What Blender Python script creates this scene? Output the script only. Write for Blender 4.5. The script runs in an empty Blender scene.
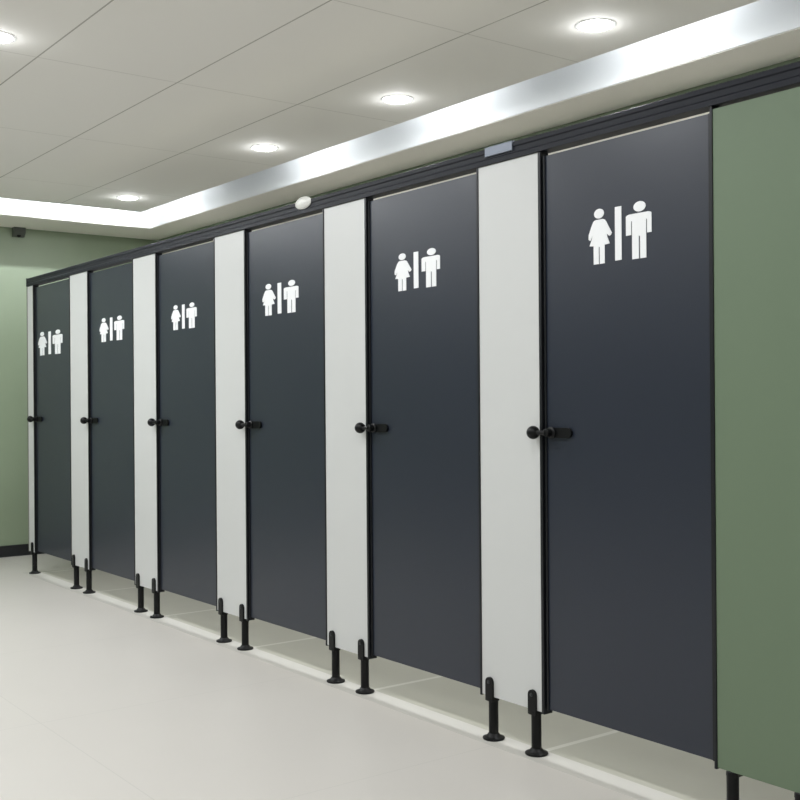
import bpy, bmesh, math
from mathutils import Vector, Matrix

C = bpy.context.scene.collection
# ---------------------------------------------------------------- materials
def lin(c):
    return tuple((v/255/12.92 if v/255 <= .04045 else ((v/255+.055)/1.055)**2.4) for v in c)

def mat(name, rgb, rough=.5, metal=0., spec=.5, coat=0., coat_rough=.1, bump=0., bscale=200., var=0., vscale=3.,
        emit=None, estr=0.):
    m = bpy.data.materials.new(name); m.use_nodes = True
    nt = m.node_tree; b = nt.nodes['Principled BSDF']
    col = (*lin(rgb), 1)
    b.inputs['Base Color'].default_value = col
    b.inputs['Roughness'].default_value = rough
    b.inputs['Metallic'].default_value = metal
    b.inputs['Specular IOR Level'].default_value = spec
    b.inputs['Coat Weight'].default_value = coat
    b.inputs['Coat Roughness'].default_value = coat_rough
    if emit:
        b.inputs['Emission Color'].default_value = (*emit, 1)
        b.inputs['Emission Strength'].default_value = estr
    if var or bump:
        geo = nt.nodes.new('ShaderNodeNewGeometry')
    if var:
        n = nt.nodes.new('ShaderNodeTexNoise'); n.inputs['Scale'].default_value = vscale
        n.inputs['Detail'].default_value = 4
        nt.links.new(geo.outputs['Position'], n.inputs['Vector'])
        mx = nt.nodes.new('ShaderNodeMix'); mx.data_type = 'RGBA'
        mx.inputs[6].default_value = tuple(v*(1-var) for v in col[:3])+(1,)
        mx.inputs[7].default_value = tuple(min(1, v*(1+var)) for v in col[:3])+(1,)
        nt.links.new(n.outputs['Fac'], mx.inputs[0]); nt.links.new(mx.outputs[2], b.inputs['Base Color'])
    if bump:
        n2 = nt.nodes.new('ShaderNodeTexNoise'); n2.inputs['Scale'].default_value = bscale
        nt.links.new(geo.outputs['Position'], n2.inputs['Vector'])
        bp = nt.nodes.new('ShaderNodeBump'); bp.inputs['Strength'].default_value = bump
        bp.inputs['Distance'].default_value = .002
        nt.links.new(n2.outputs['Fac'], bp.inputs['Height']); nt.links.new(bp.outputs['Normal'], b.inputs['Normal'])
    return m

def grid_mat(name, rgb, line_rgb, rough, px, ox, py, oy, width, var=.03, vscale=.8, ywt=1.):
    """slab material with joints or painted light streaks on a world grid"""
    m = mat(name, rgb, rough, var=var, vscale=vscale)
    nt = m.node_tree; b = nt.nodes['Principled BSDF']
    src = b.inputs['Base Color'].links[0].from_socket
    geo = nt.nodes.new('ShaderNodeNewGeometry'); sep = nt.nodes.new('ShaderNodeSeparateXYZ')
    nt.links.new(geo.outputs['Position'], sep.inputs[0])
    def M(op, a, v):
        n = nt.nodes.new('ShaderNodeMath'); n.operation = op
        nt.links.new(a, n.inputs[0])
        if isinstance(v, (int, float)): n.inputs[1].default_value = v
        else: nt.links.new(v, n.inputs[1])
        return n.outputs[0]
    def line(ax, p, o):
        a = M('ADD', sep.outputs[ax], -o + p*200.5)
        a = M('DIVIDE', a, p)
        f = nt.nodes.new('ShaderNodeMath'); f.operation = 'FRACT'; nt.links.new(a, f.inputs[0])
        a = M('SUBTRACT', f.outputs[0], .5)
        g = nt.nodes.new('ShaderNodeMath'); g.operation = 'ABSOLUTE'; nt.links.new(a, g.inputs[0])
        return M('LESS_THAN', g.outputs[0], width/2/p)
    k = M('MAXIMUM', line(0, px, ox), M('MULTIPLY', line(1, py, oy), ywt))
    mx = nt.nodes.new('ShaderNodeMix'); mx.data_type = 'RGBA'
    nt.links.new(k, mx.inputs[0]); nt.links.new(src, mx.inputs[6]); mx.inputs[7].default_value = (*lin(line_rgb), 1)
    nt.links.new(mx.outputs[2], b.inputs['Base Color'])
    bp = nt.nodes.new('ShaderNodeBump'); bp.invert = True; bp.inputs['Strength'].default_value = .3
    bp.inputs['Distance'].default_value = .002
    nt.links.new(k, bp.inputs['Height']); nt.links.new(bp.outputs['Normal'], b.inputs['Normal'])
    return m

M_floor = grid_mat('floor_stone', (206, 202, 196), (197, 194, 188), .42, 1.2, 1.34, 1.2, .35, .004, var=.035, vscale=1.3)
M_inner = grid_mat('inner_floor_tile', (172, 171, 159), (200, 199, 190), .45, 4.0, 4.6, .968, 2.60, .022, var=.06, vscale=5)  # pale lines paint in light streaks falling past the door edges
M_thresh = mat('threshold_stone', (196, 194, 188), .4, var=.03, vscale=6)
M_ceil = grid_mat('ceiling_board', (242, 240, 235), (182, 180, 172), .8, .619, 2.138, 1.238, 3.22, .007, var=.015, vscale=1.2, ywt=.4)
M_soffit = mat('soffit_paint', (240, 237, 230), .75, bump=.2, bscale=60)
M_tile = mat('pale_wall_tile', (206, 202, 190), .5)
M_cove = mat('cove_paint', (240, 242, 244), .6)
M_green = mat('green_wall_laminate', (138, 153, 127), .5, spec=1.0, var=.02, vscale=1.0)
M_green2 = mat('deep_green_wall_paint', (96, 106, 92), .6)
M_base = mat('black_skirting', (28, 30, 34), .35)
M_door = mat('charcoal_laminate', (34, 40, 53), .34, spec=.6, bump=.12, bscale=500, var=.05, vscale=2)
M_white = mat('white_laminate', (206, 207, 206), .38, bump=.08, bscale=400, var=.012, vscale=4)
M_gpanel = mat('green_laminate', (105, 122, 99), .5, bump=.05, bscale=400)
M_alu = mat('black_anodised_aluminium', (26, 28, 32), .38, metal=.3, spec=.5)
M_grey = mat('grey_edge_channel', (120, 120, 112), .45, metal=.4)
M_rail = mat('dark_rail_aluminium', (22, 25, 34), .5, spec=.25, bump=.25, bscale=90)
M_nylon = mat('black_nylon', (9, 10, 11), .42, spec=.25)
M_screw = mat('dark_steel_screw', (72, 74, 76), .35, metal=.8)
M_vinyl = mat('white_vinyl', (245, 246, 248), .45)
M_band = mat('brushed_steel', (128, 134, 146), .45, metal=.5)
M_oval = mat('white_plastic', (225, 225, 220), .35)
M_trim = mat('white_light_trim', (240, 240, 238), .4)
M_lens = mat('lit_lens', (255, 255, 255), .4, emit=(1, .99, .97), estr=30)
M_tube = mat('lit_tube', (255, 255, 255), .4, emit=(.93, .97, 1), estr=6)
M_fill_lens = mat('lit_fill_lens', (255, 255, 255), .4, emit=(1, .98, .95), estr=4)
M_wedge = mat('dark_grey_plastic', (84, 88, 82), .5)

# ---------------------------------------------------------------- mesh helpers
def box(bm, x0, x1, y0, y1, z0, z1, bev=0.):
    r = bmesh.ops.create_cube(bm, size=1)
    vs = r['verts']
    for v in vs:
        v.co = Vector((x0+(v.co.x+.5)*(x1-x0), y0+(v.co.y+.5)*(y1-y0), z0+(v.co.z+.5)*(z1-z0)))
    if bev:
        es = {e for v in vs for e in v.link_edges}
        bmesh.ops.bevel(bm, geom=list(es), offset=bev, segments=2, profile=.5, affect='EDGES')

def lathe(bm, prof, M=Matrix.Identity(4), n=32):
    rings = []
    for r, z in prof:
        if r < 1e-6: rings.append([bm.verts.new(M @ Vector((0, 0, z)))])
        else: rings.append([bm.verts.new(M @ Vector((r*math.cos(2*math.pi*i/n), r*math.sin(2*math.pi*i/n), z))) for i in range(n)])
    for a, b in zip(rings, rings[1:]):
        for i in range(n):
            j = (i+1) % n
            if len(a) == 1 and len(b) == 1: continue
            if len(a) == 1: bm.faces.new((a[0], b[i], b[j]))
            elif len(b) == 1: bm.faces.new((a[i], a[j], b[0]))
            else: bm.faces.new((a[i], a[j], b[j], b[i]))

def prism(bm, pts, thick):
    """pts = (y,z) outline, extruded towards -x from 0 by thick"""
    a = [bm.verts.new((0, y, z)) for y, z in pts]; b = [bm.verts.new((-thick, y, z)) for y, z in pts]
    bm.faces.new(a); bm.faces.new(b[::-1])
    for i in range(len(pts)):
        j = (i+1) % len(pts); bm.faces.new((a[i], b[i], b[j], a[j]))

def obj(name, bm, m, parent=None, loc=(0, 0, 0), smooth=False):
    bmesh.ops.recalc_face_normals(bm, faces=bm.faces)
    me = bpy.data.meshes.new(name); bm.to_mesh(me); bm.free()
    me.materials.append(m)
    if smooth:
        me.polygons.foreach_set('use_smooth', [True]*len(me.polygons))
        me.set_sharp_from_angle(angle=math.radians(35))
    o = bpy.data.objects.new(name, me); C.objects.link(o); o.location = loc
    if parent: o.parent = parent
    return o

def thing(name, label, cat, loc=(0, 0, 0), group=None):
    o = bpy.data.objects.new(name, None); C.objects.link(o); o.location = loc
    o.empty_display_size = .1
    o['label'] = label; o['category'] = cat; o['kind'] = 'thing'
    if group: o['group'] = group
    return o

def tag(o, label, cat, group=None):
    o['label'] = label; o['category'] = cat
    if group: o['group'] = group
    return o

def struct(name, m, *boxes):
    bm = bmesh.new()
    for b in boxes: box(bm, *b)
    o = obj(name, bm, m); o['kind'] = 'structure'
    return o

def copy_tree(o, parent=None):
    c = o.copy(); C.objects.link(c)
    if parent: c.parent = parent
    for ch in list(o.children): copy_tree(ch, c)
    return c

# ---------------------------------------------------------------- room
# x runs square to the cubicle fronts, y along them (away from the camera), camera at x=0, y=0
XL, XR, YB, YF = -2.4, 3.83, -3.2, 8.385
ZC, ZS, ZU = 2.56, 2.478, 2.75
struct('floor', M_floor, (XL-.1, XR+.1, YB-.1, YF+.1, -.1, 0))
struct('floor_inner', M_inner, (2.54, XR-.012, 1.6, 7.5, 0, .0006))
struct('trim_1', M_thresh, (2.44, 2.54, 1.45, 7.53, 0, .0006))
struct('ceiling', M_ceil, (XL, 3.37, YB, 7.655, ZC, ZC+.012))
struct('ceiling_upper', M_cove, (XL-.1, XR+.1, YB-.1, YF+.1, ZU, ZU+.1))
struct('ceiling_border_right', M_soffit, (3.532, XR, YB, YF, ZS, ZS+.05))
struct('ceiling_border_far', M_soffit, (XL, 3.532, 7.85, YF, ZS, ZS+.05))
struct('trim_2', M_cove, (3.527, 3.55, YB, 7.85, ZS+.004, ZU))
struct('trim_3', M_cove, (XL, 3.527, 7.845, 7.87, ZS+.004, ZU))
struct('wall_right', M_green, (XR, XR+.1, YB-.1, YF+.1, 0, ZU))
struct('wall_far', M_green, (XL-.1, XR, YF, YF+.1, 0, ZU))
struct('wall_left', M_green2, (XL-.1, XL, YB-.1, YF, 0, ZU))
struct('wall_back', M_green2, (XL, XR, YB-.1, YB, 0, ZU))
struct('trim_4', M_tile, (XR-.012, XR, YB, YF, 0, 2.39))
bm = bmesh.new(); box(bm, XL, XR-.012, YF-.014, YF, 0, .085, .003)
o = obj('baseboard_far', bm, M_base); o['kind'] = 'structure'

# ---------------------------------------------------------------- partition pieces
XP = 2.4834                 # front face of the fixed panels
XD = 2.4925                 # front face of the doors
ZP0, ZP1 = .146, 1.946
ZD0, ZD1 = .1586, 1.931
PITCH = .968

def make_leg(parent, x, y, side=1):
    bm = bmesh.new()
    lathe(bm, [(0, 0), (.0165, 0), (.0165, ZP0-.002), (.012, ZP0+.002), (0, ZP0+.002)], n=28)
    leg = obj('leg', bm, M_nylon, parent, (x, y, 0), True)
    bm = bmesh.new()
    lathe(bm, [(.0, .0005), (.036, .0005), (.038, .004), (.037, .007), (.024, .012), (.0185, .02), (.0165, .021)], n=36)
    obj('floor_flange', bm, M_nylon, leg, smooth=True)
    # saddle bracket clasping the panel front, with rounded head
    bm = bmesh.new()
    pts = []
    w, z0, z1 = .0175, .132, .212
    pts += [(-w, z0), (w, z0)]
    for i in range(13):
        a = math.pi*i/12
        pts.append((w*math.cos(a), z1-w+w*math.sin(a)))
    prism(bm, pts, .0085)
    xf = XP-x
    if side < 0: bmesh.ops.translate(bm, verts=bm.verts, vec=(.0385, 0, 0))
    bmesh.ops.translate(bm, verts=bm.verts, vec=(xf-.0003, 0, 0))
    box(bm, xf-.009 if side > 0 else -.010, .014 if side > 0 else .027, -.0155, .0155, .130, ZP0-.002, .002)
    es = [e for e in bm.edges if len(e.link_faces) == 2 and e.calc_face_angle(0) > .8]
    br = obj('saddle_bracket', bm, M_nylon, leg, smooth=True)
    R = Matrix.Translation((xf-.0088, 0, .196)) @ Matrix.Rotation(-math.pi/2, 4, 'Y')
    if side < 0: return leg
    bm = bmesh.new()
    lathe(bm, [(0, 0), (.0062, 0), (.006, .002), (.0035, .0035), (0, .0036)], R, 18)
    obj('screw', bm, M_screw, leg, smooth=True)
    return leg

def fixed_panel(name, label, width, yc, m, legs, group=None, left_mat=None):
    t = thing(name, label, 'partition panel', (0, yc, 0), group)
    h = width/2; cw = .008; cl = .012 if m is M_white else .008
    bm = bmesh.new(); box(bm, XP, XP+.03, -h+cl, h-cw, ZP0, ZP1-(.008 if m is M_gpanel else 0), .0012)
    obj('panel', bm, m, t)
    for s in (-1, 1):
        bm = bmesh.new()
        y0, y1 = sorted((s*h, s*(h-(cw if s > 0 else cl))))
        box(bm, XP-.003, XP+.034, y0, y1, ZP0-.004, ZP1, .001)
        obj('edge_channel', bm, left_mat if (left_mat and s > 0) else M_alu, t)
    for ly in legs: make_leg(t, 2.496, ly, -1 if m is M_gpanel else 1)
    return t

# first white panel, then copies along the row
seps = ['white partition panel between the nearest door and second nearest door',
        'white partition panel between the second and third nearest doors',
        'white partition panel between the third and fourth nearest doors',
        'white partition panel between the fourth and fifth nearest doors',
        'white partition panel between the fifth door and the farthest door']
proto = fixed_panel('partition_panel', seps[0], .312, 2.697, M_white, (-.103, .105),
                    'white partition panels between cubicle doors')
for k in range(1, 5):
    c = copy_tree(proto); c.location.y = 2.697+PITCH*k; c['label'] = seps[k]
fixed_panel('partition_panel', 'plain green partition panel right of the nearest door, at the frame edge', .312, 1.729, M_gpanel, (-.100, .108))
fixed_panel('partition_panel', 'narrow white end strip panel at the far left end of the cubicle row',
            .135, 7.458, M_white, (-.012,), None, M_grey)

# end panels running back to the wall
for y, lab in ((7.50, 'white cubicle end panel running back to the wall at the far end'),
               (1.60, 'white cubicle end panel running back to the wall behind the green panel')):
    t = thing('end_panel', lab, 'partition panel', (0, y, 0))
    bm = bmesh.new(); box(bm, XP+.050, XR-.032, -.012, .012, .146, 1.944, .0012); obj('panel', bm, M_white, t)
    bm = bmesh.new(); box(bm, XR-.0325, XR-.0125, -.02, .02, .146, 1.944, .001); obj('wall_channel', bm, M_alu, t)

# ---------------------------------------------------------------- doors
DW = .648
def make_door(label, yc):
    t = thing('cubicle_door', label, 'door', (0, yc, 0), 'charcoal cubicle doors in a row')
    h = DW/2
    bm = bmesh.new(); box(bm, XD, XD+.018, -h, h, ZD0, ZD1, .0012); obj('door_leaf', bm, M_door, t)
    # dark gasket strip standing on the hinge side
    bm = bmesh.new(); box(bm, XD-.004, XD-.0002, -h, -h+.007, ZD0, ZD1, .001); obj('edge_strip', bm, M_alu, t)
    bm = bmesh.new(); box(bm, XD-.005, XD-.0002, h-.008, h, ZD0-.004, ZD1, .001); obj('edge_strip', bm, M_alu, t)
    for hz in (.42, 1.67):
        bm = bmesh.new(); box(bm, XD+.006, XD+.024, -h-.0042, -h+.0005, hz-.03, hz+.03)
        box(bm, XD+.0182, XD+.024, -h, -h+.045, hz-.03, hz+.03)
        obj('hinge', bm, M_alu, t)
    # latch plate + knob
    bm = bmesh.new()
    pts = []
    L, r = .058, .016
    for i in range(9): a = -math.pi/2+math.pi*i/8; pts.append((L-r+r*math.cos(a), r*math.sin(a)))
    for i in range(9): a = math.pi/2+math.pi*i/8; pts.append((-L+r+r*math.cos(a), r*math.sin(a)))
    prism(bm, pts, .009)
    lp = obj('latch_plate', bm, M_nylon, t, (XD-.0003, h-.062, 1.046))
    # sliding bar on a round boss, ending in a ball knob that overlaps the fixed panel
    bm = bmesh.new()
    lathe(bm, [(0, 0), (.0185, 0), (.0185, .005), (.013, .009), (.0125, .027), (.010, .0295), (0, .030)],
          Matrix.Translation((XD-.0092, h-.036, 1.046)) @ Matrix.Rotation(-math.pi/2, 4, 'Y'), 30)
    obj('boss', bm, M_nylon, t, smooth=True)
    bm = bmesh.new()
    K = Matrix.Translation((2.4575, h+.022, 1.046)) @ Matrix.Rotation(math.pi/2, 4, 'X')
    n = 16; kr = .0215
    prof = [(0, -kr)]+[(kr*math.sin(math.pi*q/n), -kr*math.cos(math.pi*q/n)) for q in range(1, n-1)]
    prof += [(.0075, kr*.94), (.0068, .030), (.0068, .056), (0, .056)]
    lathe(bm, prof, K, 32)
    obj('knob', bm, M_nylon, t, smooth=True)
    # white vinyl woman | man sign
    sg = bpy.data.objects.new('restroom_sign', None); C.objects.link(sg); sg.parent = t
    sg.empty_display_size = .05
    def pt(x, v): return (-(x-155)/495+.5, v-.5)      # unit sign: 1 wide, 1 high
    def ell(cx, cv, rx, rv, n=28):
        return [pt(cx+rx*math.cos(2*math.pi*i/n), cv+rv*math.sin(2*math.pi*i/n)) for i in range(n)]
    T = .0015
    bm = bmesh.new()
    prism(bm, ell(242, .912, 40, .088), T)
    prism(bm, [pt(*p) for p in ((213, .805), (272, .805), (290, .785), (302, .74), (330, .60), (345, .53), (335, .49), (322, .48), (310, .515),
               (303, .53), (308, .47), (327, .345), (286, .335), (286, 0), (246, 0), (246, .31), (238, .31), (238, 0),
               (196, 0), (196, .335), (163, .345), (182, .47), (190, .53), (182, .50), (168, .44), (155, .47), (156, .55), (178, .69), (190, .755), (200, .79))], T)
    obj('woman_symbol', bm, M_vinyl, sg)
    bm = bmesh.new(); prism(bm, [pt(370, .02), pt(421, .02), pt(421, .975), pt(370, .975)], T)
    obj('divider_bar', bm, M_vinyl, sg)
    bm = bmesh.new()
    prism(bm, ell(561, .908, 46, .090), T)
    prism(bm, [pt(*p) for p in ((482, .795), (626, .795), (642, .785), (650, .765), (650, .43), (617, .43), (617, .67), (610, .67), (610, 0), (564, 0), (564, .395), (554, .395), (554, 0),
               (503, 0), (503, .67), (496, .67), (496, .43), (456, .43), (456, .765), (466, .785))], T)
    obj('man_symbol', bm, M_vinyl, sg)
    return t

dl = ['dark charcoal cubicle door next to the green panel, nearest and largest door',
      'second nearest charcoal cubicle door, between two wide white panels',
      'third nearest charcoal cubicle door from the right',
      'charcoal cubicle door, third from the far left end of the row',
      'charcoal cubicle door, next to the farthest door at left',
      'farthest charcoal cubicle door at the left end of the row']
# sign: y of left edge, y of right edge, z bottom, z top (each door carries it a little differently)
sgn = [(2.354, 2.107, 1.563, 1.731), (3.354, 3.08, 1.565, 1.706), (4.358, 4.048, 1.538, 1.680),
       (5.308, 5.015, 1.526, 1.655), (6.287, 5.922, 1.510, 1.650), (7.365, 6.906, 1.470, 1.626)]
d0 = None
for k in range(6):
    yc = 2.213+PITCH*k
    if k == 0: d = d0 = make_door(dl[0], yc)
    else:
        d = copy_tree(d0); d.location.y = yc; d['label'] = dl[k]
    y1, y0, z0, z1 = sgn[k]
    q = .9956; y1, y0, z0, z1 = y1*q, y0*q, 1.1515+(z0-1.1515)*q, 1.1515+(z1-1.1515)*q
    for ch in d.children:
        if ch.name.startswith('restroom_sign'):
            ch.location = (XD-.0002, (y0+y1)/2-yc, (z0+z1)/2)
            ch.scale = (1, y1-y0, z1-z0)

# ---------------------------------------------------------------- head rail
t = thing('headrail', 'long dark grey aluminium rail running along the top of all the cubicles', 'rail', (0, 0, 0))
Y0, Y1 = 1.56, 7.515
bm = bmesh.new()
prof = [(2.476, 1.9465), (2.476, 1.962), (2.4795, 1.966), (2.4795, 1.982), (2.476, 1.986), (2.476, 1.998), (2.480, 2.001), (2.522, 2.001), (2.526, 1.998), (2.526, 1.9465)]
a = [bm.verts.new((x, Y0, z)) for x, z in prof]; b = [bm.verts.new((x, Y1-.004, z)) for x, z in prof]
bm.faces.new(a); bm.faces.new(b[::-1])
for i in range(len(prof)):
    j = (i+1) % len(prof); bm.faces.new((a[i], b[i], b[j], a[j]))
obj('rail', bm, M_rail, t)
bm = bmesh.new(); box(bm, 2.474, 2.528, Y1-.004, Y1+.002, 1.9465, 2.003, .001); obj('end_cap', bm, M_alu, t)
bm = bmesh.new(); box(bm, 2.4725, 2.4825, 2.665, 2.80, 1.972, 2.0035, .002); box(bm, 2.4725, 2.53, 2.665, 2.80, 2.0015, 2.004, .0008)
obj('pale_band', bm, M_band, t)  # pale raised band on the front and top of the rail
bm = bmesh.new()
R = Matrix.Translation((2.4785, 3.962, 1.991)) @ Matrix.Rotation(-math.pi/2, 4, 'Y') @ Matrix.Diagonal((.026, .062, 1, 1))
lathe(bm, [(0, 0), (1, 0), (1, .004), (.8, .010), (.4, .0135), (0, .0145)], R, 32)
obj('white_oval', bm, M_oval, t, smooth=True)  # white oval dome on the rail front

# ---------------------------------------------------------------- small dark wedge with a dome, high on the far wall
t = thing('wall_wedge', 'small dark grey fitting high on the far green wall under the ceiling border', 'wedge', (2.70, YF, 2.449))
t.scale = (.85, .8, .8); del t['kind']
bm = bmesh.new()
prism(bm, [(0, .036), (0, -.05), (-.03, -.05), (-.07, -.01), (-.07, .036)], .10)
bmesh.ops.translate(bm, verts=bm.verts, vec=(.05, -.001, 0))
obj('wedge_body', bm, M_wedge, t)
bm = bmesh.new(); lathe(bm, [(0, -.022), (.012, -.018), (.02, -.006), (.022, 0), (0, 0)], Matrix.Translation((0, -.035, -.035)), 20)
obj('small_dome', bm, M_nylon, t, smooth=True)

# ---------------------------------------------------------------- lights
def area(name, parent, loc, rot, size, energy, color, size_y=None, spread=180):
    l = bpy.data.lights.new(name, 'AREA'); l.energy = energy; l.color = color
    l.shape = 'RECTANGLE' if size_y else 'DISK'; l.size = size
    if size_y: l.size_y = size_y
    l.spread = math.radians(spread)
    o = bpy.data.objects.new(name, l); C.objects.link(o); o.parent = parent
    o.location = loc; o.rotation_euler = rot
    return o

E_STALL, E_ROOM, E_TUBE, E_FILL = 14.0, 17.5, 2.9, 38.0
def downlight(x, y, label, e, group='round recessed ceiling downlights'):
    t = thing('downlight', label, 'ceiling light', (x, y, ZC), group)
    bm = bmesh.new()
    lathe(bm, [(.065, -.0005), (.078, -.0005), (.078, -.0015), (.074, -.003), (.067, -.0035), (.065, -.002), (.065, -.0005)], n=40)
    obj('trim_ring', bm, M_trim, t, smooth=True)
    bm = bmesh.new()
    lathe(bm, [(.0645, -.001), (.063, -.005), (.05, -.010), (.025, -.013), (0, -.014)], n=36)
    obj('lens', bm, M_lens, t, smooth=True)
    area('lamp', t, (0, 0, -.0245), (0, 0, 0), .09, e, (.95, .975, 1))
    pl = bpy.data.lights.new('glow_lamp', 'POINT'); pl.energy = .95 if x > 3 else .7; pl.shadow_soft_size = .012; pl.color = (.95, .975, 1)  # extra point lamp added below the lens for a glow on the ceiling
    po = bpy.data.objects.new('glow_lamp', pl); C.objects.link(po); po.parent = t; po.location = (0, 0, -.055)
    return t
vis = [(3.088, 2.861, 'round white downlight nearest the camera, above the nearest door'),
       (3.088, 4.108, 'round white downlight second nearest, above the third nearest door'),
       (3.074, 5.318, 'round white downlight third along, above the middle of the row'),
       (3.056, 7.154, 'farthest small round downlight beside the bright ceiling corner'),
       (1.305, 4.30, 'round downlight cut off by the upper left edge of the photo')]
for i, (x, y, l) in enumerate(vis): downlight(x, y, l, E_ROOM if i == 4 else E_STALL)
for x, y, l in ((1.305, 1.84, 'added round downlight above the walkway near the camera, out of frame'),  # walkway and left wall ones are unseen, added to light room and doors
                (1.305, 3.07, 'added round downlight above the walkway by the second nearest door, out of frame'),
                (1.305, 5.53, 'added round downlight above the far walkway, out of frame at left'),
                (1.305, 6.76, 'last added round downlight of the walkway row by the far wall, out of frame'),
                (-.9, 1.8, 'added round downlight by the left wall near the camera, out of frame'),
                (-.9, 4.3, 'added round downlight by the left wall in mid room, out of frame'),
                (-.9, 6.4, 'added round downlight by the left wall at far end, out of frame'),
                (1.305, -.6, 'added round downlight above the walkway behind the camera, out of frame'),
                (-.9, -.6, 'added round downlight by the left wall behind the camera, out of frame'),
                (3.088, 1.6, 'round downlight above the green panel, out of frame at top')):
    downlight(x, y, l, E_STALL if x > 3 else E_ROOM*(1.7 if y > 5 else 1))

def tube(x, y, length, along, label, e):
    t = thing('cove_light', label, 'strip light', (x, y, ZC+.012), 'strip lights hidden in the ceiling cove')
    zt = .135 if along == 'y' else .0145
    bm = bmesh.new()
    R = Matrix.Translation((0, 0, zt)) @ (Matrix.Rotation(math.pi/2, 4, 'X') if along == 'y' else Matrix.Rotation(math.pi/2, 4, 'Y'))
    h = length/2
    lathe(bm, [(0, -h), (.006, -h), (.008, -h+.004), (.008, h-.004), (.006, h), (0, h)], R, 14)
    obj('tube', bm, M_tube, t, smooth=True)
    bm = bmesh.new()
    if along == 'y': box(bm, -.014, .008, -h, h, .0005, .127, .001)
    else: box(bm, -h, h, -.014, .010, .0005, .006, .001)
    obj('base_strip', bm, M_trim, t)
    if along == 'y': area('lamp', t, (.0095, 0, zt), (0, -math.radians(66), 0), .012, e, (.93, .97, 1), length*.95)
    else: area('lamp', t, (0, .0095, .0145), (math.pi/2, 0, 0), length*.95, e, (.93, .97, 1), .012)
    return t
for y, n in ((2.861, 'nearest door'), (4.217, 'third nearest door'), (5.438, 'fourth nearest door'), (7.25, 'farthest door'), (1.5, 'green panel')):
    tube(3.150, y, .26, 'y', 'strip light hidden in the ceiling cove above the '+n, E_TUBE)
for x, n in ((3.03, 'by the corner'), (2.1, 'added between the corner one and the room middle'), (1.5, 'towards the room middle'), (-.3, 'towards the left wall')):  # tube next to the corner one is added to brighten wall and far door
    tube(x, 7.643, .62, 'x', 'strip light in the far wall ceiling cove, '+n, 7.5)

for y, n in ((-1.2, 'behind the camera'), (2.6, 'left of the camera view')):  # unseen fill panels added to even out floor and door brightness
    t = thing('fill_panel_light', 'added square fill panel light '+n, 'ceiling light', (.1 if y < 0 else -1.6, y, ZC))
    bm = bmesh.new()
    for a in ((-.6, .6, -.3, -.28), (-.6, .6, .28, .3), (-.6, -.58, -.28, .28), (.58, .6, -.28, .28)): box(bm, a[0], a[1], a[2], a[3], -.014, -.0005)
    obj('frame', bm, M_trim, t)
    bm = bmesh.new(); box(bm, -.58, .58, -.28, .28, -.008, -.001); obj('diffuser', bm, M_fill_lens, t)
    area('lamp', t, (0, 0, -.0095), (0, 0, 0), 1.12, E_FILL*(1 if y < 0 else .75), (.95, .975, 1), .54)

# ---------------------------------------------------------------- world, camera
w = bpy.data.worlds.new('world'); bpy.context.scene.world = w; w.use_nodes = True
w.node_tree.nodes['Background'].inputs['Color'].default_value = (.8, .85, .9, 1)
w.node_tree.nodes['Background'].inputs['Strength'].default_value = .2

yaw, pit, rol, hh, f = .6450, .0005, -.0076, 1.1515, 1100.
fw = Vector((math.sin(yaw)*math.cos(pit), math.cos(yaw)*math.cos(pit), math.sin(pit)))
r = Vector((math.cos(yaw), -math.sin(yaw), 0)); u = r.cross(fw)
r2 = r*math.cos(rol)+u*math.sin(rol); u2 = -r*math.sin(rol)+u*math.cos(rol)
cd = bpy.data.cameras.new('camera'); cam = bpy.data.objects.new('camera', cd); C.objects.link(cam)
cd.sensor_fit = 'HORIZONTAL'; cd.sensor_width = 36; cd.lens = 36*f/800; cd.clip_start = .02
M = Matrix((r2, u2, -fw)).transposed().to_4x4(); M.translation = (0, 0, hh)
cam.matrix_world = M
S = bpy.context.scene; S.camera = cam
S.view_settings.view_transform = 'Standard'; S.view_settings.look = 'None'
S.view_settings.gamma = 1; S.view_settings.use_curve_mapping = False
S.view_settings.exposure = -.53
